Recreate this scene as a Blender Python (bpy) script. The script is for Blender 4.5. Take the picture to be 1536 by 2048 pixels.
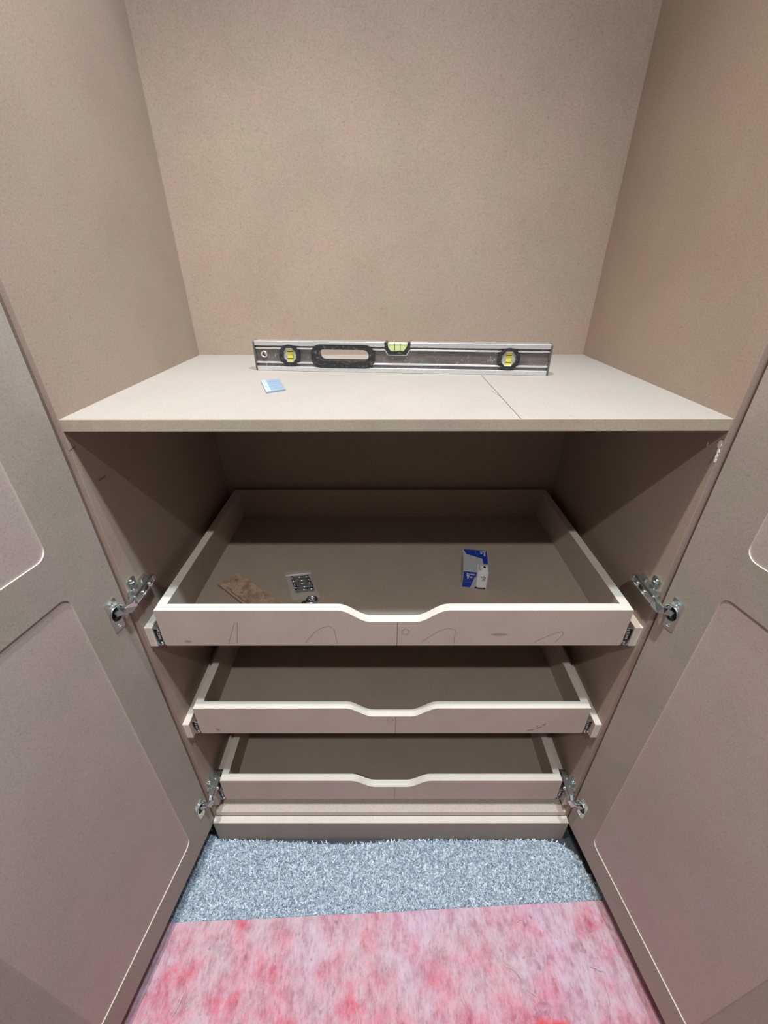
import bpy, bmesh, math, random
import numpy as np
from mathutils import Vector, Matrix, geometry
random.seed(7)
rng = np.random.default_rng(7)
S = bpy.context.scene
C = S.collection
for o in list(bpy.data.objects):
    bpy.data.objects.remove(o)

# ------------------------------------------------------------------ camera
SH = 1.195                                  # height of the shelf top above the carpet
def cam_axes(p, y, r):
    f0 = Vector((math.sin(y), math.cos(y), 0)); r0 = Vector((math.cos(y), -math.sin(y), 0)); u0 = Vector((0, 0, 1))
    f = f0*math.cos(p) - u0*math.sin(p); u = u0*math.cos(p) + f0*math.sin(p)
    return r0*math.cos(r) + u*math.sin(r), u*math.cos(r) - r0*math.sin(r), f
R_, U_, F_ = cam_axes(.5251, -.0013, -.0016)
cam = bpy.data.cameras.new('camera')
cam.sensor_fit = 'VERTICAL'; cam.sensor_height = 36.0; cam.lens = 36.0*835.952/2048
cam.clip_start = .01
co = bpy.data.objects.new('camera', cam); C.objects.link(co)
co.matrix_world = Matrix(((R_.x, U_.x, -F_.x, -.0164), (R_.y, U_.y, -F_.y, -.5745), (R_.z, U_.z, -F_.z, .1821+SH), (0, 0, 0, 1)))
S.camera = co

# ------------------------------------------------------------------ world, lights, exposure
w = bpy.data.worlds.new('world'); S.world = w; w.use_nodes = True
w.node_tree.nodes['Background'].inputs[0].default_value = (.8, .9, 1, 1)
w.node_tree.nodes['Background'].inputs[1].default_value = .3
def spot(name, loc, power, size_deg, blend, radius, col, aim=(0, 0, -1)):
    l = bpy.data.lights.new(name, 'SPOT'); l.energy = power; l.spot_size = math.radians(size_deg); l.spot_blend = blend
    l.shadow_soft_size = radius; l.color = col
    o = bpy.data.objects.new(name, l); C.objects.link(o); o.location = loc
    o.rotation_euler = Vector(aim).to_track_quat('-Z', 'Y').to_euler()
    return o
LH_ = 1.80                                  # lamps above the shelf
spot('spot_light', (-.25, -.12*LH_, SH+LH_), 150, 80, 1.0, .03, (1, .965, .92))
spot('spot_light', (-.20, -.80*LH_, SH+LH_), 102, 150, .8, .03, (1, .96, .92))
spot('spot_light', (.42, -.20*LH_, SH+LH_), 150, 98, 1.0, .05, (.77, .89, 1), (-.42, .0, -1))  # added cool lamp, stands in for daylight on the left wall
S.view_settings.view_transform = 'Standard'; S.view_settings.look = 'None'
S.view_settings.gamma = 1; S.view_settings.use_curve_mapping = False
S.view_settings.exposure = 0.0

# ------------------------------------------------------------------ materials
def newmat(name):
    m = bpy.data.materials.new(name); m.use_nodes = True
    nt = m.node_tree; b = nt.nodes['Principled BSDF']
    return m, nt, b
def N(nt, kind, **kw):
    n = nt.nodes.new(kind)
    for k, v in kw.items(): setattr(n, k, v)
    return n
def noise(nt, vec, scale, detail=3, rough=.6):
    n = N(nt, 'ShaderNodeTexNoise'); n.inputs['Scale'].default_value = scale
    n.inputs['Detail'].default_value = detail; n.inputs['Roughness'].default_value = rough
    nt.links.new(vec, n.inputs['Vector']); return n.outputs['Fac']
def ramp(nt, fac, stops):
    r = N(nt, 'ShaderNodeValToRGB'); e = r.color_ramp.elements
    while len(e) < len(stops): e.new(.5)
    for i, (p, c) in enumerate(stops):
        e[i].position = p; e[i].color = (c, c, c, 1) if isinstance(c, (int, float)) else (*c, 1)
    nt.links.new(fac, r.inputs[0]); return r.outputs[0]
def mix(nt, a, b, fac=None, mode='MIX', f=1.0):
    n = N(nt, 'ShaderNodeMix', data_type='RGBA', blend_type=mode)
    n.inputs[0].default_value = f
    if fac is not None: nt.links.new(fac, n.inputs[0])
    for s, v in ((6, a), (7, b)):
        if isinstance(v, tuple): n.inputs[s].default_value = (*v, 1)
        else: nt.links.new(v, n.inputs[s])
    return n.outputs[2]
def scaled(nt, vec, s):
    n = N(nt, 'ShaderNodeMapping'); n.inputs['Scale'].default_value = s
    nt.links.new(vec, n.inputs[0]); return n.outputs[0]
def mdf(name, base, grain=.16, fleck=.25, stain=.10, bump=.12, rough=.75, gs=330, ss=5):
    m, nt, b = newmat(name)
    tc = N(nt, 'ShaderNodeTexCoord').outputs['Object']
    fine = noise(nt, tc, gs, 4, .75)
    g = ramp(nt, fine, [(.3, 1-grain*1.6), (.5, 1.0), (.7, 1+grain)])
    big = ramp(nt, noise(nt, tc, ss, 4, .6), [(.25, (1-stain, 1-stain*1.05, 1-stain*1.1)), (.55, 1.0), (.8, (1+stain*.35, 1+stain*.2, 1+stain*.25))])
    fl = ramp(nt, noise(nt, scaled(nt, tc, (1, 1, 1.7)), 120, 3, .6), [(.64, 1.0), (.72, 1-fleck)])
    hue = ramp(nt, noise(nt, tc, 11, 2, .5), [(.3, (1.03, .98, 1.0)), (.7, (.985, 1.01, .98))])
    c = mix(nt, tuple(base), g, mode='MULTIPLY'); c = mix(nt, c, big, mode='MULTIPLY')
    c = mix(nt, c, fl, mode='MULTIPLY'); c = mix(nt, c, hue, mode='MULTIPLY')
    nt.links.new(c, b.inputs['Base Color']); b.inputs['Roughness'].default_value = rough
    b.inputs['Specular IOR Level'].default_value = .3
    if bump:
        bp = N(nt, 'ShaderNodeBump'); bp.inputs['Strength'].default_value = bump; bp.inputs['Distance'].default_value = .001
        nt.links.new(fine, bp.inputs['Height']); nt.links.new(bp.outputs[0], b.inputs['Normal'])
    return m
def plain(name, col, rough=.5, metal=0.0, var=0.0, vs=60, spec=.5):
    m, nt, b = newmat(name)
    b.inputs['Base Color'].default_value = (*col, 1); b.inputs['Roughness'].default_value = rough
    b.inputs['Metallic'].default_value = metal; b.inputs['Specular IOR Level'].default_value = spec
    if var:
        tc = N(nt, 'ShaderNodeTexCoord').outputs['Object']
        g = ramp(nt, noise(nt, tc, vs, 4, .7), [(.3, 1-var), (.5, 1.0), (.7, 1+var*.6)])
        nt.links.new(mix(nt, tuple(col), g, mode='MULTIPLY'), b.inputs['Base Color'])
    return m
M = {}
M['face'] = mdf('mdf_face', (.40, .32, .255), .11, .18, .10, .13)
M['shelf'] = mdf('mdf_shelf_face', (.36, .333, .30), .06, .10, .05, .05)
M['edge'] = mdf('mdf_sawn_edge', (.68, .645, .57), .06, .08, .12, .05)
M['door'] = mdf('mdf_door_frame', (.385, .34, .29), .10, .18, .13, .10)
M['panel'] = mdf('mdf_door_panel', (.47, .395, .36), .10, .16, .08, .10)
M['front'] = mdf('mdf_drawer_front', (.53, .455, .40), .10, .15, .13, .08)
M['base'] = mdf('mdf_drawer_base', (.40, .345, .28), .08, .12, .08, .06)
M['chrome'] = plain('nickel_plated_steel', (.60, .645, .63), .28, 1.0)
M['zinc'] = plain('zinc_plated_steel', (.78, .81, .83), .28, 1.0, .1)
m_, nt_, b_ = newmat('scuffed_black_plastic'); tc_ = N(nt_, 'ShaderNodeTexCoord').outputs['Object']
c_ = mix(nt_, (.018, .018, .021), (.20, .20, .21), ramp(nt_, noise(nt_, scaled(nt_, tc_, (.6, 1, 1.2)), 190, 5, .75), [(.56, 0.0), (.70, .9)]))
nt_.links.new(c_, b_.inputs['Base Color']); b_.inputs['Roughness'].default_value = .42; M['black'] = m_
M['dark'] = plain('recess_shade', (.012, .012, .012), .6)  # near-black colour standing in for shade in hinge cups, arm slots and slides
M['pencil'] = plain('pencil_line', (.10, .08, .07), .6)
M['stain'] = plain('glue_stain', (.24, .17, .12), .7)
M['scuff'] = plain('white_filler', (.85, .88, .9), .5)

# ------------------------------------------------------------------ mesh helpers
def link(name, bm_or_me, mats, parent=None, smooth=False):
    if isinstance(bm_or_me, bmesh.types.BMesh):
        me = bpy.data.meshes.new(name); bm_or_me.normal_update(); bm_or_me.to_mesh(me); bm_or_me.free()
    else: me = bm_or_me
    if not isinstance(mats, (list, tuple)): mats = [mats]
    if not me.materials:
        for m in mats: me.materials.append(m)
    if smooth: me.polygons.foreach_set('use_smooth', [True]*len(me.polygons))
    o = bpy.data.objects.new(name, me); C.objects.link(o); o.parent = parent
    return o
def empty(name, loc=(0, 0, 0), parent=None, rot=(0, 0, 0)):
    o = bpy.data.objects.new(name, None); C.objects.link(o); o.location = loc; o.rotation_euler = rot
    o.empty_display_size = .05; o.parent = parent
    return o
def tag(o, label=None, cat=None, group=None, kind=None):
    for k, v in (('label', label), ('category', cat), ('group', group), ('kind', kind)):
        if v: o[k] = v
    return o
def box(bm, x0, x1, y0, y1, z0, z1, bev=0.0, thin=None, mat=0, edge_mat=1):
    """a box; thin = axis of a board's thickness, the four other sides get edge_mat"""
    vs = [bm.verts.new((x, y, z)) for x in (x0, x1) for y in (y0, y1) for z in (z0, z1)]
    idx = [((0, 1, 3, 2), 0), ((4, 6, 7, 5), 0), ((0, 4, 5, 1), 1), ((2, 3, 7, 6), 1), ((0, 2, 6, 4), 2), ((1, 5, 7, 3), 2)]
    fs = []
    for ids, ax in idx:
        f = bm.faces.new([vs[i] for i in ids]); f.material_index = mat if thin is None or ax == thin else edge_mat
        fs.append(f)
    if bev:
        es = {e for f in fs for e in f.edges}
        bmesh.ops.bevel(bm, geom=list(es), offset=bev, segments=2, affect='EDGES', profile=.5, material=-1)
def prism(bm, outer, holes, fn, t0, t1, mat=0, edge_mat=0, back=True):
    """extrude a 2D outline with holes from t0 to t1; fn(a, b, t) -> point"""
    loops = [outer]+list(holes)
    tris = geometry.tessellate_polygon([[Vector((a, b, 0)) for a, b in l] for l in loops])
    flat = [p for l in loops for p in l]
    V0 = [bm.verts.new(fn(a, b, t0)) for a, b in flat]
    V1 = [bm.verts.new(fn(a, b, t1)) for a, b in flat]
    new = []
    for t in tris:
        try:
            f = bm.faces.new([V1[i] for i in t]); f.material_index = mat; new.append(f)
            if back: f = bm.faces.new([V0[i] for i in reversed(t)]); f.material_index = mat; new.append(f)
        except ValueError: pass
    s = 0
    for l in loops:
        n = len(l)
        for i in range(n):
            a, b = s+i, s+(i+1) % n
            f = bm.faces.new((V0[a], V0[b], V1[b], V1[a])); f.material_index = edge_mat; new.append(f)
        s += n
    bmesh.ops.recalc_face_normals(bm, faces=new)
    return new
def lathe(bm, prof, fn, seg=24, mat=0, cap0=False, cap1=False):
    """prof = [(r, h)], fn(x, y, h) -> point"""
    rings = []
    for r, h in prof:
        rings.append([bm.verts.new(fn(r*math.cos(2*math.pi*k/seg), r*math.sin(2*math.pi*k/seg), h)) for k in range(seg)])
    fs = []
    for a, b in zip(rings, rings[1:]):
        for k in range(seg):
            fs.append(bm.faces.new((a[k], a[(k+1) % seg], b[(k+1) % seg], b[k])))
    if cap0: fs.append(bm.faces.new(list(reversed(rings[0]))))
    if cap1: fs.append(bm.faces.new(rings[-1]))
    for f in fs: f.material_index = mat
    bmesh.ops.recalc_face_normals(bm, faces=fs)
def tube(bm, pts, r, seg=8, mat=0):
    pts = [Vector(p) for p in pts]; rings = []
    for i, p in enumerate(pts):
        d = (pts[min(i+1, len(pts)-1)]-pts[max(i-1, 0)]).normalized()
        a = d.orthogonal().normalized() if not rings else (last-d*last.dot(d)).normalized()
        last = a; b = d.cross(a)
        rr = r[i] if isinstance(r, (list, tuple)) else r
        rings.append([bm.verts.new(p+(a*math.cos(2*math.pi*k/seg)+b*math.sin(2*math.pi*k/seg))*rr) for k in range(seg)])
    for a, b in zip(rings, rings[1:]):
        for k in range(seg):
            f = bm.faces.new((a[k], a[(k+1) % seg], b[(k+1) % seg], b[k])); f.material_index = mat
    for ring in (list(reversed(rings[0])), rings[-1]): bm.faces.new(ring).material_index = mat
def arc(cx, cy, r, a0, a1, n=8):
    return [(cx+r*math.cos(math.radians(a0+(a1-a0)*i/n)), cy+r*math.sin(math.radians(a0+(a1-a0)*i/n))) for i in range(n+1)]
def rrect(x0, x1, y0, y1, r, n=6):
    if not isinstance(r, (list, tuple)): r = [r]*4           # order: x1y1, x0y1, x0y0, x1y0
    return (arc(x1-r[0], y1-r[0], r[0], 0, 90, n)+arc(x0+r[1], y1-r[1], r[1], 90, 180, n)
            + arc(x0+r[2], y0+r[2], r[2], 180, 270, n)+arc(x1-r[3], y0+r[3], r[3], 270, 360, n))
def circle(cx, cy, r, n=24): return [(cx+r*math.cos(2*math.pi*k/n), cy+r*math.sin(2*math.pi*k/n)) for k in range(n)]
XY = lambda a, b, t: Vector((a, b, t))
XZ = lambda a, b, t: Vector((a, t, b))
YZ = lambda a, b, t: Vector((t, a, b))
BM = bmesh.new
def strokes(bm, lines, fn, wd, h=.0002, mat=0):
    """thin drawn strokes on a surface: fn(a, b, t)"""
    for ln in lines:
        for (a0, b0), (a1, b1) in zip(ln, ln[1:]):
            d = Vector((a1-a0, b1-b0)); L = max(d.length, 1e-6); n = Vector((-d.y, d.x))/L*wd/2; e = d/L*wd*.3
            q = [(a0-e.x-n.x, b0-e.y-n.y), (a1+e.x-n.x, b1+e.y-n.y), (a1+e.x+n.x, b1+e.y+n.y), (a0-e.x+n.x, b0-e.y+n.y)]
            bm.faces.new([bm.verts.new(fn(a, b, h)) for a, b in q]).material_index = mat

# ------------------------------------------------------------------ the room
HW, D = .476, .519
CZ = SH+1.84
M['paint'] = plain('grey_wall_paint', (.34, .33, .31), .7, 0, .03, 8)  # room paint greyed to cut the light bounced into the wardrobe
M['subfloor'] = plain('floorboard_underlay_darkened', (.05, .06, .075), .8, 0, .25, 25)  # colour darkened to give a shadow line between carpet and plinth
def room(name, *b, m='paint'):
    bm = BM(); box(bm, *b); o = link(name, bm, M[m]); o['kind'] = 'structure'
    return o
FZ = -.013
room('floor', -2.1, 2.1, -3.1, .8, FZ-.1, FZ, m='subfloor')
room('wall_back', -2.1, 2.1, .545, .645, FZ, CZ)
room('wall_left', -2.1, -2.0, -3.0, .545, FZ, CZ)
room('wall_right', 2.0, 2.1, -3.0, .545, FZ, CZ)
room('wall_front', -2.0, 2.0, -3.1, -3.0, FZ, CZ)
room('ceiling', -2.1, 2.1, -3.1, .645, CZ, CZ+.1)

# ------------------------------------------------------------------ wardrobe carcass
W = tag(empty('wardrobe', (0, 0, FZ)), 'raw brown fibreboard wardrobe with two open doors, one shelf and three shallow drawers', 'wardrobe')
def zz(z): return z+SH-FZ                       # shelf-relative height -> wardrobe local
TH = .018
FE = [M['face'], M['edge']]
TOPZ = 1.45
for s in (-1, 1):
    bm = BM(); x = sorted((s*HW, s*(HW+TH))); box(bm, x[0], x[1], 0, D, 0, zz(TOPZ), .0006, 0); link('side_panel', bm, [M['face'], mdf('mdf_front_edge', (.38, .30, .25), .10, .15, .2, .1)], W)  # panel edges browner than the other sawn edges
bm = BM(); box(bm, -HW-TH, HW+TH, D, D+.009, 0, zz(TOPZ), 0, 1); link('back_panel', bm, FE, W)
bm = BM(); box(bm, -HW, HW, .0005, D, zz(-TH), zz(0), .0007, 2); link('shelf', bm, [M['shelf'], mdf('mdf_shelf_edge_shaded', (.47, .41, .32), .10, .15, .22, .1)], W)  # front edge is sawn board in a darker colour, imitating grazing light
bm = BM(); box(bm, -HW, HW, 0, D, zz(TOPZ-TH), zz(TOPZ), .0006, 2); link('top_panel', bm, FE, W)
bm = BM(); box(bm, -HW, HW, 0, D, zz(-1.094-TH), zz(-1.094), .0009, 2); link('base_panel', bm, [mdf('mdf_base_board', (.54, .475, .43), .14, .15, .06, .1), M['edge']], W)
bm = BM(); box(bm, -.4815, .4815, -TH, -.0003, 0, zz(-1.113), .0007, 1); link('plinth_rail', bm, [M['door'], M['edge']], W)
# pencil lines and scuffs on the boards
bm = BM()
strokes(bm, [[(.1779, .2765+.24), (.1762, .003)]], lambda a, b, t: Vector((a, b, zz(t))), .0011)
strokes(bm, [[(.170, .16), (.176, .12)]], lambda a, b, t: Vector((a, b, zz(t))), .0006)
link('pencil_line', bm, M['pencil'], W)
bm = BM()
strokes(bm, [[(-.0035, -.0459), (.0113, -.0443)], [(.0334, -.1101), (.0509, -.1112)], [(.002, -.474), (.008, -.470)]], lambda a, b, t: Vector((-HW+t, a, zz(b))), .0012)
strokes(bm, [[(.004, -.045), (.012, -.075)], [(.006, -.76), (.012, -.79)]], lambda a, b, t: Vector((HW-t, a, zz(b))), .001)
tag(link('pencil_tick', bm, M['pencil'], W), kind='stuff')
bm = BM()
for a, b, r1, r2 in ((.006, -.040, .004, .007), (.004, -.050, .003, .004), (.0035, -.057, .0025, .004), (.002, -.064, .0025, .0035), (.028, -.048, .0012, .004)):
    pts = [(a+r1*math.cos(t)*random.uniform(.7, 1.1), b+r2*math.sin(t)*random.uniform(.8, 1.1)) for t in np.linspace(0, 6.0, 12)]
    prism(bm, pts, [], lambda p, q, t: Vector((HW-t, p, zz(q))), -.0002, .0006)
tag(link('white_scuff', bm, M['scuff'], W), 'white filler smear', kind='stuff')

# ------------------------------------------------------------------ runner blocks and drawers
PITCH = .3024
Z1 = -.3647; DH = .0922; YF = (.005, .0145, .0165); YB = .4977
DW = .4468
bm_block = BM(); box(bm_block, 0, .0155, .003, .46, -.050, 0, .0012, 0)
me_block = bpy.data.meshes.new('runner_block'); bm_block.to_mesh(me_block); bm_block.free()
for m in (M['face'], M['edge']): me_block.materials.append(m)
for i in range(3):
    for s in (-1, 1):
        o = link('runner_block', me_block, [], W)
        o.location = (s*HW, 0, zz(Z1-.0425-i*PITCH)); o.scale = (-s, 1, 1)
def front_outline():
    z = 0.0
    pts = [(-DW, -DH+.003), (-DW+.003, -DH), (DW-.003, -DH), (DW, -DH+.003), (DW, -.001), (DW-.001, 0)]
    def S_(x0, x1, n=14):                       # S-shaped shoulder from rim down to the dip
        out = []
        for k in range(n+1):
            t = k/n
            e = t*t*t*(t*(t*6-15)+10)*.55+(3*t*t-2*t**3)*.45
            out.append((x0+(x1-x0)*t, -.0293*e))
        return out
    pts += S_(.107, .040)+list(reversed([(-x, y) for x, y in S_(.107, .040)]))
    pts += [(-DW+.001, 0), (-DW, -.001)]
    return pts
def make_drawer():
    d = empty('drawer', (0, 0, 0), W)
    bm = BM(); prism(bm, front_outline(), [], lambda a, b, t: Vector((a, t, b)), 0, TH, 0, 1)
    link('drawer_front', bm, [M['front'], M['edge']], d)
    L = YB-.005
    for s in (-1, 1):
        x = sorted((s*DW, s*(DW-TH))); bm = BM(); box(bm, x[0], x[1], TH, L, -DH, 0, .0006, 0); link('drawer_side', bm, [M['front'], M['edge']], d)
    bm = BM(); box(bm, -DW+TH, DW-TH, L-TH, L, -DH, 0, .0006, 1); link('drawer_back', bm, [M['face'], M['edge']], d)
    bm = BM(); box(bm, -DW+TH, DW-TH, TH, L-TH, -DH+.002, -DH+.0125, 0, 2); link('drawer_bottom', bm, [M['base'], M['edge']], d)
    for s in (-1, 1):                           # ball-bearing slide: outer and inner channel, ball cage, screws
        bm = BM()
        f = lambda a, b, t: Vector((s*(DW+.0002+a), t, b))
        zc = -.0675; h = .0225
        out = [(.0128, -h), (.0128, h), (.0035, h), (.0035, h-.0012), (.0116, h-.0012), (.0116, -h+.0012), (.0035, -h+.0012), (.0035, -h)]
        prism(bm, [(a, b+zc) for a, b in out], [], f, -.0015, .43)
        inn = [(0, -.015), (0, .015), (.0075, .015), (.0075, .0138), (.0012, .0138), (.0012, -.0138), (.0075, -.0138), (.0075, -.015)]
        prism(bm, [(a, b+zc) for a, b in inn], [], f, .0005, .43)
        for zb in (.0182, -.0182):
            for yb in (.004, .012, .02):
                bmesh.ops.create_icosphere(bm, subdivisions=1, radius=.0028, matrix=Matrix.Translation(f(.0065, zc+zb, yb)))
        for q in ((.004, .0085, -.009, .006), (.003, .009, .004, .010)):
            prism(bm, [(q[0], zc+q[2]), (q[1], zc+q[2]), (q[1], zc+q[3]), (q[0], zc+q[3])], [], f, .001, .010)
        o = link('drawer_slide', bm, [M['zinc']], d); o['label'] = 'zinc ball-bearing drawer slide'
        bm = BM(); prism(bm, [(.0035, zc-.013), (.0105, zc-.013), (.0105, zc+.013), (.0035, zc+.013)], [], f, .011, .05)
        link('slide_cage', bm, M['dark'], d)
    return d
def child_copy(o, parent):
    c = o.copy(); C.objects.link(c); c.parent = parent
    return c
dr = [make_drawer()]
for i in (1, 2):
    d = child_copy(dr[0], W)
    for ch in list(dr[0].children): child_copy(ch, d)
    dr.append(d)
def pen(lines, d, wd=.0007, mat='pencil', name='pencil_mark', h=-.00025):
    bm = BM(); strokes(bm, lines, lambda a, b, t: Vector((a, h, b)), wd); tag(link(name, bm, M[mat], d), kind='stuff')
loop = lambda cx, cz, r: [(cx+r*math.cos(t), cz+r*1.1*math.sin(t)) for t in np.linspace(0.4, 7.2, 16)]
for i, d in enumerate(dr):
    d.location = (0, YF[i], zz(Z1-i*PITCH))
    pen([[(.0078+.001*i, -.0302), (.0078+.001*i, -.0915)]], d, .0009, name='pencil_line')
pen([[(-.322, -.085), (-.300, -.030)], [(-.305, -.085), (-.295, -.030)], [(-.171, -.083), (-.15, -.055), (-.135, -.043), (-.122, -.040), (-.113, -.047), (-.109, -.085)],
     loop(.024, -.055, .0065), [(.055, -.083), (.085, -.055), (.105, -.045), (.119, -.05), (.119, -.085)],
     [(.275, -.083), (.305, -.062), (.325, -.054), (.328, -.06), (.316, -.085)]], dr[0], .0005)
pen([loop(-.004, -.042, .007)], dr[1], .0005)
bm = BM()
for cx, cz, a, b, k in ((.352, -.059, .006, .0016, .8), (.338, -.065, .005, .0014, .4), (.342, -.071, .008, .0016, .35), (.326, -.079, .009, .0014, .3), (.318, -.083, .004, .001, .2), (-.405, -.078, .006, .002, -.5)):
    pts = [(cx+(a*math.cos(t)*math.cos(k)-b*math.sin(t)*math.sin(k))*random.uniform(.75, 1.1), cz+(a*math.cos(t)*math.sin(k)+b*math.sin(t)*math.cos(k))*random.uniform(.75, 1.1)) for t in np.linspace(0, 5.9, 10)]
    bm.faces.new([bm.verts.new((p, -.0002, q)) for p, q in pts])
tag(link('glue_mark', bm, M['stain'], dr[1]), kind='stuff')
bm = BM()
for cx, cz, a, b in ((.205, -.062, .018, .003), (-.40, -.080, .007, .003)):
    bm.faces.new([bm.verts.new((cx+a*math.cos(t)*random.uniform(.8, 1.1), -.0002, cz+b*math.sin(t)*random.uniform(.7, 1.2))) for t in np.linspace(0, 5.9, 12)])
tag(link('glue_mark', bm, plain('faint_stain', (.36, .28, .23), .7), dr[0]), kind='stuff')

# ------------------------------------------------------------------ doors and hinges
ANG = math.radians(9.7)
DX, DY = .483, -.0075
STILE, ZU, ZL, ZB, ZD = .084, -.173, -.2456, -1.043, -1.122
DT = TOPZ-.003; DWD = .47
HZ = (-.3395, -1.006)
CUP = .0215
door_mats = [M['door'], M['edge']]
def door_fn(s):
    # u along the leaf from the hinge edge, v up, t into the cabinet side (inner face at t = 0)
    dx, dy = s*math.sin(ANG), -math.cos(ANG); nx, ny = -s*math.cos(ANG), -math.sin(ANG)
    return lambda u, v, t: Vector((s*DX+dx*u+nx*t, DY+dy*u+ny*t, zz(v)))
for s in (-1, 1):
    f = door_fn(s)
    d = empty('door', (0, 0, 0), W)
    bm = BM()
    holes = [rrect(STILE, DWD-STILE, ZU, DT-STILE, .018), rrect(STILE, DWD-STILE, ZB, ZL, .016)]
    holes += [circle(CUP, h, .0165, 20) for h in HZ]
    prism(bm, [(0, ZD), (DWD, ZD), (DWD, DT), (0, DT)], holes, f, -.020, 0, 0, 1)
    link('door_frame', bm, door_mats, d)
    for z0, z1 in ((ZU, DT-STILE), (ZB, ZL)):
        bm = BM(); prism(bm, rrect(STILE-.001, DWD-STILE+.001, z0-.001, z1+.001, .018), [], f, -.010, -.0024)
        link('door_panel', bm, M['panel'], d)
    for h in HZ:
        hg = tag(empty('hinge', (0, 0, 0), W), 'nickel-plated concealed hinge')
        # cup flange and bowl set into the door
        bm = BM(); prism(bm, rrect(.0155, .0385, h-.0325, h+.0325, (.004, .002, .002, .004)), [circle(CUP+.0015, h, .0135, 20)], f, 0, .0014)
        lathe(bm, [(.0163, -.0005), (.0160, .0026), (.0140, .0026), (.0132, -.004), (.0115, -.0085), (.003, -.0095)], lambda x, y, q: f(CUP+x, h+y, q), 28, 0, False, True)
        link('hinge_cup', bm, M['chrome'], hg, False)
        bm = BM(); lathe(bm, [(.0012, .0008), (.0113, .0002)], lambda x, y, q: f(CUP+x, h+y, q-.0083), 20, 0, True)
        link('cup_shade_disc', bm, M['dark'], hg)  # dark disc painted in as the shade inside the cup
        for dz in (-.0235, .0235):
            bm = BM(); lathe(bm, [(.0038, .0012), (.0036, .0022), (.0018, .0028), (.0014, .0018)], lambda x, y, q: f(.0265+x, h+dz+y, q), 14, 0, False, True)
            link('screw', bm, M['zinc'], hg)
        # mounting plate on the side panel: cross bar with two wings
        g = lambda a, b, t: Vector((s*(HW-t), a, zz(h+.0165+b)))       # a depth, b up, t off the panel
        bm = BM()
        prism(bm, rrect(.004, .026, -.0265, .0265, .006), [circle(.015, .0190, .003, 12), circle(.015, -.0190, .003, 12)], g, 0, .003)
        prism(bm, [(-.002, -.007), (.052, -.0065), (.052, .0065), (-.002, .007)], [], g, 0, .0075)
        for sg in (1, -1):
            prism(bm, [(.007, sg*.008), (.023, sg*.008), (.020, sg*.0135), (.010, sg*.0135)], [], g, .003, .0075)
        link('mounting_plate', bm, M['chrome'], hg)
        for dz in (.0190, -.0190):
            bm = BM(); lathe(bm, [(.0046, .002), (.0044, .0050), (.002, .0060), (.0014, .0045)], lambda x, y, q: g(.015+x, dz+y, q), 14, 0, False, True); link('screw', bm, M['zinc'], hg)
        # arm: channel over the plate, then the cranked link into the cup
        bm = BM()
        prism(bm, [(-.0080, .0060), (-.0092, .0075), (-.0092, .0195), (-.0072, .0220), (.0072, .0220), (.0092, .0195), (.0092, .0075), (.0080, .0060)], [], lambda a, b, t: g(t, a, b), -.013, .046)
        prism(bm, [(-.0060, .0225), (.0060, .0225), (.0050, .0100), (-.0050, .0100)], [], lambda a, b, t: g(t, a, b), .046, .054)
        prism(bm, [(.0088, .010), (.0135, .010), (.0135, .014), (.0088, .014)], [], lambda a, b, t: g(t, a, b), .026, .036)
        bmesh.ops.bevel(bm, geom=list(bm.edges), offset=.0007, segments=2, affect='EDGES', profile=.5, clamp_overlap=True)
        link('hinge_arm', bm, M['chrome'], hg)
        bm = BM(); prism(bm, rrect(.015, .027, -.0042, .0042, .004), [], g, .0214, .0222); link('arm_slot_shade', bm, M['dark'], hg)  # dark plate in place of a shaded slot, nothing is cut
        for a, b in ((.034, -.0015), (.010, -.0015)):
            bm = BM(); lathe(bm, [(.0044, .0212), (.0042, .0240), (.002, .0248), (.0014, .0230)], lambda x, y, q: g(a+x, b+y, q), 16, 0, False, True)
            link('screw', bm, M['zinc'], hg)
        bm = BM()
        A0 = g(-.010, 0, .0140); A1 = g(-.0205, -.002, .0175); A2 = g(-.0275, -.007, .0125); A3 = f(.0160, h+.0045, .011); A4 = f(.0215, h, -.001)
        pts = [A0, A1, A2, A3, A4]; wd = [.0082, .0085, .0080, .0072, .0055]
        thick = .0048
        ring = []
        for k, p in enumerate(pts):
            t = (pts[min(k+1, 4)]-pts[max(k-1, 0)]).normalized(); up = Vector((0, 0, 1)); up = (up-t*up.dot(t)).normalized(); sd = t.cross(up).normalized()
            ring.append([bm.verts.new(p+up*wd[k]*a+sd*thick*b) for a, b in ((-1, -.7), (-.85, -1), (.85, -1), (1, -.7), (1, .7), (.85, 1), (-.85, 1), (-1, .7))])
        for a, b in zip(ring, ring[1:]):
            for k in range(8): bm.faces.new((a[k], a[(k+1) % 8], b[(k+1) % 8], b[k]))
        bm.faces.new(ring[0]); bm.faces.new(ring[-1])
        bmesh.ops.recalc_face_normals(bm, faces=bm.faces)
        link('hinge_link', bm, M['chrome'], hg)

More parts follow.
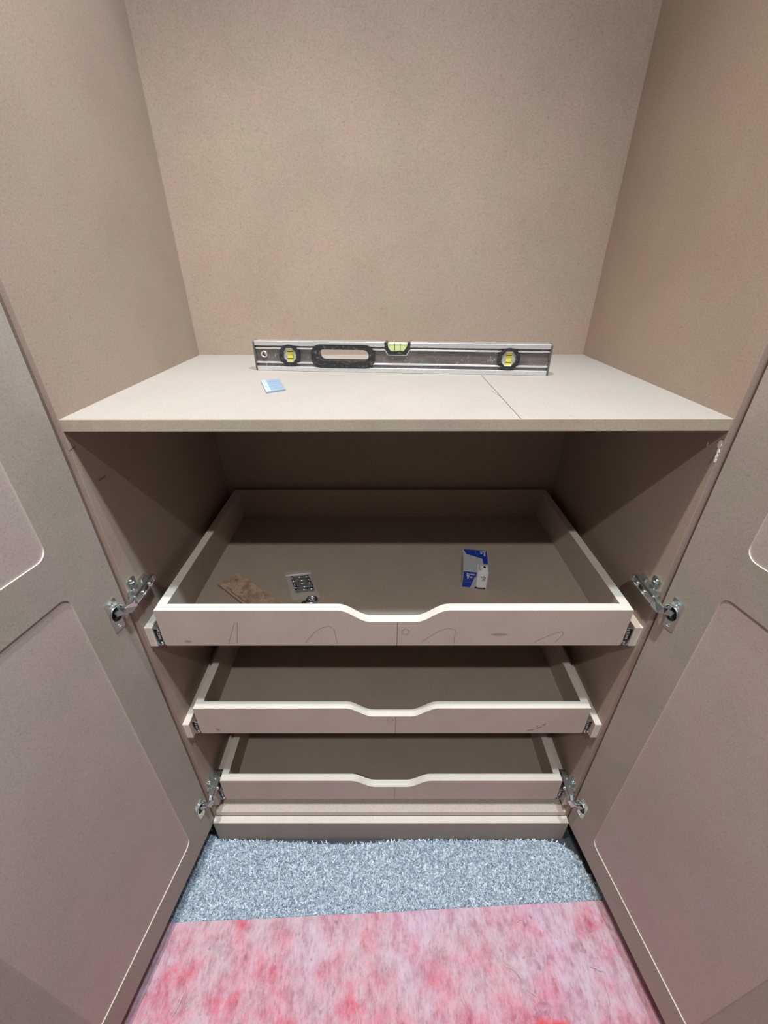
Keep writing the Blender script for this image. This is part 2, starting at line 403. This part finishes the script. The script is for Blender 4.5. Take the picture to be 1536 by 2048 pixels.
# ------------------------------------------------------------------ carpet
def edge_y(x):
    xs = [-.75, -.50, -.486, -.42, -.338, -.24, -.113, -.04, .026, .2, .418, .46, .4846, .503, .5145, .52, .56, .75]
    ys = [-.003, -.003, -.0195, -.0205, -.022, -.027, -.029, -.025, -.021, -.020, -.020, -.023, -.032, -.05, -.0715, -.10, -.13, -.14]
    return np.interp(x, xs, ys)
cp = tag(empty('carpet', (0, 0, FZ)), 'blue-grey cut pile carpet with a frayed edge along the wardrobe plinth', 'carpet')
cv = plain('carpet_backing', (.36, .42, .48), .95, 0, .2, 200)
bm = BM()
xs = np.linspace(-.75, .75, 151); xs = np.concatenate([[-1.95], xs, [1.95]])
ol = [(x, float(edge_y(x))-.003) for x in xs]+[(1.95, -2.95), (-1.95, -2.95)]
prism(bm, ol, [], XY, 0, .004); link('carpet_backing', bm, cv, cp)
sp = .0027
gx, gy = np.meshgrid(np.arange(-.66, .66, sp), np.arange(-.27, -.012, sp)); gx = gx.ravel(); gy = gy.ravel()
gx = gx+rng.uniform(-.5, .5, gx.size)*sp; gy = gy+rng.uniform(-.5, .5, gy.size)*sp
k = gy < edge_y(gx)-.001+rng.normal(0, .0013, gx.size); gx, gy = gx[k], gy[k]; n = gx.size
ht = rng.uniform(.0070, .0105, n); r = rng.uniform(.0012, .0021, n); ph = rng.uniform(0, 6.28, n)
lx, ly = rng.normal(0, .0036, n), rng.normal(0, .0036, n)
V = np.zeros((n, 7, 3))
for q in range(3):
    a = ph+q*2.094
    V[:, q] = np.stack([gx+r*np.cos(a), gy+r*np.sin(a), np.full(n, .003)], -1)
    V[:, 3+q] = np.stack([gx+lx*.6+r*.9*np.cos(a), gy+ly*.6+r*.9*np.sin(a), ht*.75], -1)
V[:, 6] = np.stack([gx+lx, gy+ly, ht], -1)
base = (np.arange(n)*7)[:, None]
quads = np.concatenate([base+np.array([q, (q+1) % 3, 3+(q+1) % 3, 3+q]) for q in range(3)])
tris = np.concatenate([base+np.array([3+q, 3+(q+1) % 3, 6]) for q in range(3)])
me = bpy.data.meshes.new('carpet_pile')
me.from_pydata(V.reshape(-1, 3).tolist(), [], quads.tolist()+tris.tolist())
at = me.attributes.new('tone', 'FLOAT', 'POINT'); at.data.foreach_set('value', np.repeat(rng.uniform(0, 1, n), 7))
m, nt, b = newmat('carpet_yarn')
an = N(nt, 'ShaderNodeAttribute'); an.attribute_name = 'tone'
c = ramp(nt, an.outputs['Fac'], [(0, (.18, .26, .34)), (.3, (.40, .50, .60)), (.65, (.66, .76, .85)), (1, (.92, .96, 1.0))])
nt.links.new(c, b.inputs['Base Color']); b.inputs['Roughness'].default_value = .9
tag(link('carpet_pile', me, m, cp), kind='stuff')

# ------------------------------------------------------------------ pink felt sheet on the carpet
m, nt, b = newmat('pink_mottled_felt')
tc = N(nt, 'ShaderNodeTexCoord').outputs['Object']
n1 = noise(nt, tc, 13, 6, .65); n2 = noise(nt, scaled(nt, tc, (1, .6, 1)), 45, 5, .7); n3 = noise(nt, scaled(nt, tc, (1, .35, 1)), 170, 4, .7); n4 = noise(nt, tc, 3.5, 2, .5)
sx_ = N(nt, 'ShaderNodeSeparateXYZ'); nt.links.new(tc, sx_.inputs[0])
mr = N(nt, 'ShaderNodeMapRange'); nt.links.new(sx_.outputs['Y'], mr.inputs[0]); mr.inputs[1].default_value = -.24; mr.inputs[2].default_value = -.40; mr.inputs[3].default_value = 0; mr.inputs[4].default_value = -.09
n1a = N(nt, 'ShaderNodeMath', operation='ADD'); nt.links.new(n1, n1a.inputs[0]); nt.links.new(mr.outputs[0], n1a.inputs[1])
c = ramp(nt, n1a.outputs[0], [(.30, (.68, .17, .23)), (.42, (.66, .33, .39)), (.54, (.63, .42, .475)), (.72, (.62, .48, .54))])
c = mix(nt, c, (.63, .45, .60), ramp(nt, n4, [(.45, 0.0), (.7, .6)]))
c = mix(nt, c, ramp(nt, n2, [(.3, (.74, .60, .62)), (.5, 1.0), (.7, (1.07, 1.2, 1.2))]), mode='MULTIPLY')
c = mix(nt, c, ramp(nt, n3, [(.32, (.80, .76, .80)), (.5, 1.0), (.72, (1.05, 1.1, 1.1))]), mode='MULTIPLY')
spk = ramp(nt, noise(nt, scaled(nt, tc, (1, .7, 1)), 75, 2, .5), [(.66, 0.0), (.74, .5)])
c = mix(nt, c, (.22, .14, .17), spk)
# wet red patch at the near edge of the sheet
geo = N(nt, 'ShaderNodeVectorMath', operation='DISTANCE'); mp = N(nt, 'ShaderNodeMapping'); mp.inputs['Location'].default_value = (-.335, .385*1.6, 0); mp.inputs['Scale'].default_value = (1, 1.6, 0)
nt.links.new(tc, mp.inputs[0]); nt.links.new(mp.outputs[0], geo.inputs[0])
ad = N(nt, 'ShaderNodeMath', operation='MULTIPLY_ADD'); nt.links.new(n2, ad.inputs[0]); ad.inputs[1].default_value = .06; nt.links.new(geo.outputs['Value'], ad.inputs[2])
c = mix(nt, c, (.74, .09, .11), ramp(nt, ad.outputs[0], [(.075, 1.0), (.095, 0.0)]))
nt.links.new(c, b.inputs['Base Color']); b.inputs['Roughness'].default_value = .85
bp = N(nt, 'ShaderNodeBump'); bp.inputs['Strength'].default_value = .5; bp.inputs['Distance'].default_value = .002
nt.links.new(n2, bp.inputs['Height']); nt.links.new(bp.outputs[0], b.inputs['Normal'])
M['felt'] = m
X0, X1, YN = -.74, .74, -1.25
nx, ny = 297, 150
gxs = np.linspace(X0, X1, nx); tt = np.linspace(0, 1, ny)**1.8
P = np.zeros((ny, nx, 3))
rear = np.interp(gxs, [X0, -.5383, 0, .5348, X1], [-.206, -.1967, -.1766, -.1538, -.146])+rng.normal(0, .0004, nx)
P[:, :, 0] = gxs[None]; P[:, :, 1] = rear[None]+(YN-rear[None])*tt[:, None]
def wob(x, y):
    z = np.zeros_like(x)
    for fx, fy, ax, p in ((9, 5, .0012, .3), (23, 14, .0009, 1.7), (-17, 31, .0009, 4.), (48, 27, .0005, 2.), (61, -52, .0005, .9), (110, 87, .0003, 3.)):
        z += ax*np.sin(fx*x+fy*y+p)
    return z
P[:, :, 2] = .0042+wob(P[:, :, 0], P[:, :, 1])*.8+.0008
# a few creases
for (x0, y0), (x1, y1), a, wd in (((.248, -.2595), (.2796, -.2907), .004, .004), ((.2796, -.2907), (.3001, -.3224), .005, .004), ((.3001, -.3224), (.2709, -.3414), .005, .005),
                                  ((.2709, -.3444), (.2986, -.3379), .006, .005), ((.2986, -.3379), (.3217, -.3323), .008, .005), ((.3217, -.3323), (.358, -.3358), .008, .005), ((.358, -.3358), (.41, -.3560), .006, .005),
                                  ((-.4574, -.2909), (-.445, -.35), .004, .004), ((-.421, -.3132), (-.47, -.36), .004, .005), ((-.20, -.275), (-.16, -.31), .003, .004)):
    d = np.array([x1-x0, y1-y0]); L2 = d@d
    t = np.clip(((P[:, :, 0]-x0)*d[0]+(P[:, :, 1]-y0)*d[1])/L2, 0, 1)
    dist = np.hypot(P[:, :, 0]-x0-t*d[0], P[:, :, 1]-y0-t*d[1])
    P[:, :, 2] += a*np.exp(-(dist/wd)**2)
verts = P.reshape(-1, 3).tolist(); nv = len(verts)
low = P.copy(); low[:, :, 2] -= .0034
verts += low.reshape(-1, 3).tolist()
idx = np.arange(nv).reshape(ny, nx)
top = np.stack([idx[:-1, :-1], idx[1:, :-1], idx[1:, 1:], idx[:-1, 1:]], -1).reshape(-1, 4)
faces = top.tolist()+(top[:, ::-1]+nv).tolist()
ring = idx[0, :].tolist()+idx[1:, -1].tolist()+idx[-1, -2::-1].tolist()+idx[-2:0:-1, 0].tolist()
faces += [[ring[i], ring[(i+1) % len(ring)], ring[(i+1) % len(ring)]+nv, ring[i]+nv] for i in range(len(ring))]
me = bpy.data.meshes.new('dust_sheet'); me.from_pydata(verts, [], faces)
ds = link('dust_sheet', me, M['felt'], None, True)
tag(ds, 'pink and red mottled felt dust sheet lying over the blue-grey carpet', 'dust sheet')
bm = BM()
def surf(x, y): return .0075+float(wob(np.array(x), np.array(y)))*.8
for x0, y0, ang, L in ((.248, -.2595, -46, .05), (.281, -.29, -60, .042), (.302, -.322, -145, .04), (-.457, -.29, -80, .06), (-.421, -.313, -135, .06), (.45, -.271, -15, .028), (.47, -.30, -85, .03), (-.17, -.29, -100, .045), (.30, -.2, 60, .02), (.05, -.31, -80, .05), (-.08, -.33, -70, .045), (.15, -.30, -100, .03)):
    pts = []
    x, y, a = x0, y0, math.radians(ang)
    for k in range(9):
        pts.append((x, y, surf(x, y)+.0005)); x += math.cos(a)*L/8; y += math.sin(a)*L/8; a += random.uniform(-.35, .35)
    tube(bm, pts, [.0004+.0009*math.sin(math.pi*(k+.5)/9) for k in range(9)], 6)
tag(link('loose_fibre', bm, plain('pale_fibre', (.62, .50, .48), .8), ds), kind='stuff')

# ------------------------------------------------------------------ spirit level on the shelf
LA = Vector((-.2842, .3317, SH+.0004)); lang = math.atan2(.2757-.3317, .3063+.2842)
lv = tag(empty('spirit_level', LA, None, (0, 0, lang)), 'long aluminium spirit level with black grip slot standing on the shelf', 'spirit level')
M['alu'] = plain('brushed_aluminium', (.88, .90, .93), .42, 1.0, .10, 140)
m, nt, b = newmat('scratched_grey_web')
tc = N(nt, 'ShaderNodeTexCoord').outputs['Object']
c = ramp(nt, noise(nt, scaled(nt, tc, (.25, 1, 1)), 60, 4, .7), [(.3, (.105, .092, .086)), (.7, (.21, .19, .18))])
c = mix(nt, c, (.62, .62, .62), ramp(nt, noise(nt, scaled(nt, tc, (1, 1, .6)), 150, 5, .75), [(.60, 0.0), (.68, .85)]))
nt.links.new(c, b.inputs['Base Color']); b.inputs['Roughness'].default_value = .4; b.inputs['Metallic'].default_value = .45
M['web'] = m
LL, LH, LD = .5935, .058, .022
bm = BM()
slot = rrect(.1325, .2395, .0205, .0435, .0114, 8)
prism(bm, [(.003, .008), (LL-.003, .008), (LL-.003, .050), (.318, .050), (.310, .040), (.280, .040), (.272, .050), (.003, .050)], [slot, circle(.0745, .031, .019, 28), circle(.5135, .0302, .019, 28), circle(.0205, .032, .0045, 16)], lambda a, b, t: Vector((a, t, b)), LD-.005, .005)
link('level_web', bm, M['web'], lv)
bm = BM()
bx = lambda *a: box(bm, *a, .0009)
bx(.003, LL-.003, 0, LD, 0, .009)                       # bottom flange
bx(.003, .270, 0, LD, .049, LH); bx(.320, LL-.003, 0, LD, .049, LH)   # top flange, notched for the vial
for x0, x1, za, zb in ((.003, .27, .042, .0455), (.320, LL-.003, .042, .0455), (.003, LL-.003, .0145, .018)):
    bx(x0, x1, .0018, LD-.0018, za, zb)                 # ridges
link('level_body', bm, M['alu'], lv)
bm = BM()
for x0, x1 in ((0, .0034), (LL-.0034, LL)): prism(bm, rrect(-.0003, LD+.0003, .0003, LH+.0003, .004, 4), [], lambda a, b, t: Vector((t, a, b)), x0, x1)
bmesh.ops.bevel(bm, geom=[], offset=.0)
half = BM(); prism(half, rrect(-.0003, LD+.0003, .0003, LH+.0003, .004, 4), [], lambda a, b, t: Vector((t, a, b)), 0, .0034)
bm.free(); me = bpy.data.meshes.new('end_cap'); half.to_mesh(me); half.free(); me.materials.append(plain('grey_end_cap', (.10, .10, .10), .5, 0, .3, 120))
for x in (0, LL-.0034): link('end_cap', me, [], lv).location = (x, 0, 0)
# black oval grip through the web
bm = BM(); prism(bm, rrect(.1195, .2495, .0075, .0525, .0195, 10), [rrect(.1345, .2375, .0215, .0430, .0106, 10)], lambda a, b, t: Vector((a, t, b)), LD+.0012, -.0012)
link('hand_grip', bm, M['black'], lv)
m, nt, b = newmat('clear_acrylic'); b.inputs['Base Color'].default_value = (.80, .80, .74, 1); b.inputs['Roughness'].default_value = .25
M['acryl'] = m
M['vialy'] = plain('yellow_vial_fluid', (.72, .66, .10), .15)
M['vialg'] = plain('green_vial_fluid', (.60, .70, .30), .12)
M['bubble'] = plain('vial_bubble', (.86, .92, .62), .1)
for cx, cz in ((.0745, .0310), (.5135, .0302)):
    vb = empty('vial_block', (cx, 0, cz), lv)
    bm = BM(); oct_ = [(.0215*math.cos(t), .0215*math.sin(t)) for t in np.linspace(math.pi/8, 2*math.pi+math.pi/8, 9)[:-1]]
    prism(bm, [( .0218*math.cos(t), .0205*math.sin(t)) for t in np.linspace(0, 2*math.pi, 25)[:-1]], [[(.0150*math.cos(t), .0150*math.sin(t)) for t in np.linspace(math.pi/8, 2*math.pi+math.pi/8, 9)[:-1]]], lambda a, b, t: Vector((a, t, b)), LD+.001, -.001)
    link('vial_ring', bm, M['black'], vb)
    bm = BM(); prism(bm, circle(0, 0, .0165, 20), [], lambda a, b, t: Vector((a, t, b)), LD-.004, .006); link('vial_window', bm, M['acryl'], vb)
    bm = BM(); prism(bm, rrect(-.0052, .0058, -.0125, .0125, .002), [], lambda a, b, t: Vector((a, t, b)), .008, .0035); link('vial', bm, M['vialy'], vb)
    bm = BM()
    for z in (-.0065, .0065): box(bm, -.0050, .0056, .0030, .0036, z-.0006, z+.0006)
    tag(link('vial_line', bm, M['black'], vb), kind='stuff')
vb = empty('vial_block', (.295, 0, 0), lv); vb['label'] = 'green vial set into the notch of the top edge'
bm = BM(); prism(bm, [(-.0265, .0575), (-.0235, .047), (-.0175, .0375), (.0165, .0375), (.0225, .047), (.0265, .0575), (.0205, .0575), (.0185, .049), (.0135, .0418), (-.0145, .0418), (-.0195, .049), (-.0205, .0575)], [], lambda a, b, t: Vector((a, t, b)), LD+.0006, -.0006)
link('vial_cradle', bm, M['black'], vb)
bm = BM(); prism(bm, [(-.0195, .0555), (-.0185, .0485), (-.0135, .0420), (.0125, .0420), (.0175, .0485), (.0190, .0555)], [], lambda a, b, t: Vector((a, t, b)), LD-.002, .002)
link('vial', bm, M['vialg'], vb, False)
bm = BM(); box(bm, -.0165, .0165, .0012, LD-.003, .0535, .0562, .001); link('bubble', bm, M['bubble'], vb)
bm = BM()
for x in (-.0055, .0055): box(bm, x-.0005, x+.0005, .0012, .0022, .0435, .0565)
tag(link('vial_line', bm, M['black'], vb), kind='stuff')
bm = BM(); prism(bm, [(-.0185, .0345), (-.0245, .0445), (-.0262, .0435), (-.0195, .0330), (.0185, .0330), (.0252, .0435), (.0235, .0445), (.0175, .0345)], [], lambda a, b, t: Vector((a, t, b)), LD-.003, .003)
link('notch_edge', bm, M['alu'], vb)
bm = BM(); lathe(bm, [(.0042, .006), (.0046, .0015), (.0062, .001), (.0068, .0026), (.0068, .006)], lambda x, y, q: Vector((.0205+x, q, .032+y)), 22)
link('hang_hole', bm, M['alu'], lv, True)

# ------------------------------------------------------------------ plastic packer on the shelf
A, B_, C_, D_ = (-.2483, .2277), (-.2184, .2461), (-.1882, .1634), (-.2173, .1431)
bm = BM(); prism(bm, [D_, C_, B_, A], [], lambda a, b, t: Vector((a, b, SH+t)), .0003, .0023)
pk = link('plastic_packer', bm, plain('blue_grey_plastic', (.24, .33, .43), .4, 0, .06, 90))
tag(pk, 'small flat blue-grey plastic packer lying before the spirit level', 'packer')
bm = BM(); L_ = lambda p, q, t: (p[0]+(q[0]-p[0])*t, p[1]+(q[1]-p[1])*t)
prism(bm, [D_, L_(D_, C_, .26), L_(A, B_, .26), A], [], lambda a, b, t: Vector((a, b, SH+t)), .0023, .0030)
link('raised_lip', bm, plain('pale_blue_plastic', (.40, .53, .66), .35), pk)
bm = BM()
for k in (.22, .42, .62, .80):
    a0, a1 = L_(L_(D_, A, k), L_(C_, B_, k), .30), L_(L_(D_, A, k), L_(C_, B_, k), .94)
    strokes(bm, [[a0, a1]], lambda a, b, t: Vector((a, b, SH+.0024)), .003)
tag(link('moulded_rib', bm, plain('grey_blue_rib', (.20, .28, .38), .5), pk), kind='stuff')

# ------------------------------------------------------------------ things in the top drawer
FL = SH+Z1-DH+.0125+.0003
# fibreboard offcut
a0 = Vector((-.362, .2092)); a1 = Vector((-.3976, .169)); dv = Vector((-.2279+.362, .0963-.2092)).normalized()
q = [a1, a0, a0+dv*.215, a1+dv*.165]
bm = BM(); prism(bm, [tuple(q[3]), tuple(q[2]), tuple(q[1]), tuple(q[0])], [], lambda a, b, t: Vector((a, b, FL+t)), 0, .006, 0, 1)
of = link('fibreboard_offcut', bm, [mdf('stained_offcut_face', (.50, .37, .275), .14, .4, .55, .2, .75, 260, 42), M['stain']])
tag(of, 'stained strip of brown fibreboard offcut in the top drawer', 'offcut')
bm = BM()
for k in range(22):
    t = random.uniform(.01, .15); v = random.uniform(.1, .92); p = a0*(1-v)+a1*v+dv*t
    rr = random.uniform(.0008, .0034)*(1.6 if k % 6 == 0 else 1)
    bm.faces.new([bm.verts.new((p.x+rr*math.cos(u)*random.uniform(.5, 1.2), p.y+rr*math.sin(u)*random.uniform(.5, 1.2), FL+.0062+k*1e-6)) for u in np.linspace(0, 5.6, 8)])
tag(link('glue_spot', bm, plain('dark_glue', (.27, .19, .135), .6), of), kind='stuff')
bm = BM()
ed = [a1+dv*.012*k+Vector((.006, .003)) +Vector((random.uniform(-.0015, .0015), random.uniform(-.0015, .0015))) for k in range(2, 14)]
strokes(bm, [[tuple(p) for p in ed]], lambda a, b, t: Vector((a, b, FL+.0063)), .0022)
link('chipped_groove', bm, M['stain'], of)

# screw box
bx0 = Vector((.1587, .1635)); bw, bd, bh = .0565, .086, .0475
ba = math.atan2(-.0055, .0565)
sb = empty('screw_box', (bx0.x, bx0.y, FL), None, (0, 0, ba-math.radians(3)))
tag(sb, 'small blue and silver cardboard box of screws in the top drawer', 'box')
M['silver'] = plain('silver_card', (.52, .55, .58), .45, .15, .05, 50)
M['blue'] = plain('blue_print', (.012, .045, .36), .45)
M['white'] = plain('white_label', (.86, .87, .88), .5)
M['ink'] = plain('black_ink', (.012, .012, .014), .5)
bm = BM(); box(bm, 0, bw, 0, bd, 0, bh, .0008); link('carton', bm, M['silver'], sb)
top_ = lambda a, b, t: Vector((a*bw, b*bd, bh+t))
fr_ = lambda a, b, t: Vector((a*bw, -t, b*bh))
def patch(name, m, lst, h=.0002):
    bm = BM()
    for fn, pts in lst: prism(bm, pts, [], fn, 0.0, h)
    return link(name, bm, m, sb)
patch('blue_print', M['blue'], [(top_, [(.02, .985), (.985, .985), (.985, .36), (.80, .36), (.78, .60), (.14, .76)]),
                                (fr_, [(.02, .05), (.34, .05), (.47, .70), (.52, .70), (.52, .985), (.02, .985)])])
patch('white_label', M['white'], [(top_, [(.57, .0), (.945, .0), (.945, .30), (.57, .30)]), (fr_, [(.57, .12), (.945, .12), (.945, 1.0), (.57, 1.0)])], .0003)
patch('black_foot_print', M['ink'], [(fr_, [(.52, .03), (.93, .03), (.93, .12), (.87, .12), (.87, .075), (.60, .075), (.60, .12), (.52, .12)])], .0004)
patch('round_emblem', M['ink'], [(top_, [(.84+.055*math.cos(t), .235+.04*math.sin(t)) for t in np.linspace(0, 2*math.pi, 17)[:-1]])], .0004)
def text(body, size, fn, m, name='lettering', off=.0, sx=1.0):
    cu = bpy.data.curves.new(name, 'FONT'); cu.body = body; cu.size = 1; cu.offset = off; cu.resolution_u = 3
    o = bpy.data.objects.new(name, cu); C.objects.link(o)
    dg = bpy.context.evaluated_depsgraph_get(); me = bpy.data.meshes.new_from_object(o.evaluated_get(dg)); bpy.data.objects.remove(o)
    for v in me.vertices: v.co = fn(v.co.x*size*sx, v.co.y*size)
    me.materials.clear(); return link(name, me, m, sb)
pf = lambda x, z: (lambda a, b: Vector((x+a, -.0005, z+b)))
pt = lambda x, y: (lambda a, b: Vector((x+a, y+b, bh+.0005)))
ptr = lambda x, y: (lambda a, b: Vector((x+b, y-a, bh+.0005)))
text('Screw', .0072, pf(.0075, .0382), M['white'], off=.02)
text('T', .0115, pf(.0080, .0280), M['white'], off=.03)
text('ite', .0072, pf(.0140, .0305), M['white'], off=.02)
text('_____', .0040, pf(.0135, .0290), M['white'])
text('_________', .0034, pf(.0065, .0170), M['white'])
text('Screw', .0085, ptr(.0478, bd*.965), M['white'], off=.02)
text('T', .0130, ptr(.0400, bd*.970), M['white'], off=.03)
text('ite', .0078, ptr(.0405, bd*.885), M['white'], off=.02)
text('_____', .0050, ptr(.0300, bd*.95), M['white'])
text('4.0x', .0078, pf(.0385, .0320), M['ink'], off=.02, sx=.9)
text('25', .0078, pf(.0425, .0248), M['ink'], off=.02)
text('___', .0044, pf(.0420, .0200), M['ink'])
text('4.0x25', .0072, ptr(.0338, bd*.285), M['ink'], off=.02, sx=.95)

# clear grip bag with bolts
m, nt, b = newmat('clear_plastic_bag'); b.inputs['Base Color'].default_value = (.92, .94, .95, 1); b.inputs['Roughness'].default_value = .12
b.inputs['Alpha'].default_value = .12; M['bag'] = m
bo = Vector((-.2553, .2160)); bdir = Vector((.0565, .0100)).normalized(); bl = Vector((bdir.y, -bdir.x))
def bag(u, v, t): p = bo+bdir*u+bl*v+Vector((.22*v, 0)); return Vector((p.x, p.y, FL+t))
bgE = tag(empty('grip_bag', bag(.03, .05, 0)), 'clear plastic grip bag of bolts lying in the top drawer', 'bag')
def inv(bm):
    for v in bm.verts: v.co -= bgE.location
    return bm
nu, nvv = 22, 30; Wb, Lb = .060, .098
bm = BM(); g2 = []
for side in (1, -1):
    gr = []
    for j in range(nvv+1):
        row = []
        for i in range(nu+1):
            u, v = i/nu, j/nvv
            e = max(0, math.sin(math.pi*u))**.5*max(0, math.sin(math.pi*min(1, v*1.02)))**.5*(0 if v < .14 else min(1, (v-.14)/.12))
            hgt = (.0062*e+.0009*math.sin(v*40+u*9)*e+.0006*math.sin(u*31+v*13)) if side > 0 else 0
            row.append(bm.verts.new(bag(u*Wb, v*Lb, max(.0006, .0010+hgt*2.0) if side > 0 else .0002)))
        gr.append(row)
    for j in range(nvv):
        for i in range(nu):
            bm.faces.new((gr[j][i], gr[j+1][i], gr[j+1][i+1], gr[j][i+1]))
link('bag_film', inv(bm), M['bag'], bgE, True)
bm = BM()
for v in (.012, .0155): tube(bm, [bag(u, v, .0022) for u in np.linspace(0, Wb, 6)], .0011, 6)
link('bag_seal', inv(bm), plain('bag_seal_strip', (.72, .76, .78), .2, 0, 0), bgE, True)
M['bolt'] = plain('dark_zinc', (.33, .36, .42), .22, 1.0, .1)
bmb = BM()
ax = lambda x, y, q: Vector((q, x, y))
lathe(bmb, [(.001, -.0215), (.0048, -.0205), (.0055, -.0180), (.0048, -.0160), (.0035, -.0160), (.0035, .0100), (.0045, .0105), (.0048, .0190), (.0040, .0200), (.001, .0205)], ax, 14, 0, True, True)
meb = bpy.data.meshes.new('bolt'); bmb.to_mesh(meb); bmb.free(); meb.materials.append(M['bolt'])
meb.polygons.foreach_set('use_smooth', [True]*len(meb.polygons))
for kb, v in enumerate((.030, .0415, .053, .0645, .074)):
    o = link('bolt', meb, [], None); o.location = bag(.031+random.uniform(-.0015, .0015), v, .0060)
    o.rotation_euler = (0, 0, math.atan2(bdir.y, bdir.x)+random.uniform(-.06, .06)+(math.pi if kb % 2 else 0))
    tag(o, ('dark zinc bolt nearest the seal strip of the clear bag', 'second dark zinc bolt from the seal strip of the clear bag', 'middle one of five dark zinc bolts in the clear bag', 'fourth dark zinc bolt from the seal strip of the clear bag', 'dark zinc bolt farthest from the seal strip of the clear bag')[kb], 'bolt', 'bolts inside the clear grip bag')
# chrome fitting beside the bag
fc = Vector((-.1755, .1180, FL))
bm = BM()
lathe(bm, [(.0135, 0), (.0140, .003), (.0125, .006), (.0095, .0065), (.0080, .004), (.0080, .0015), (.002, .001)], lambda x, y, q: Vector((x, y*.9, q)), 24, 0, False, True)
prism(bm, rrect(-.022, -.006, -.006, .006, .003), [], XY, .0005, .0030)
ft = link('cam_fitting', bm, M['chrome'], None, True); ft.location = fc; ft.rotation_euler = (0, 0, .5)
tag(ft, 'round shiny chrome cam fitting beside the grip bag', 'fitting')
bm = BM(); box(bm, -.0075, .0075, -.0012, .0012, .0015, .0045, .0003); box(bm, -.0012, .0012, -.0060, .0060, .0015, .0042, .0003)
link('cross_slot', bm, M['zinc'], ft)
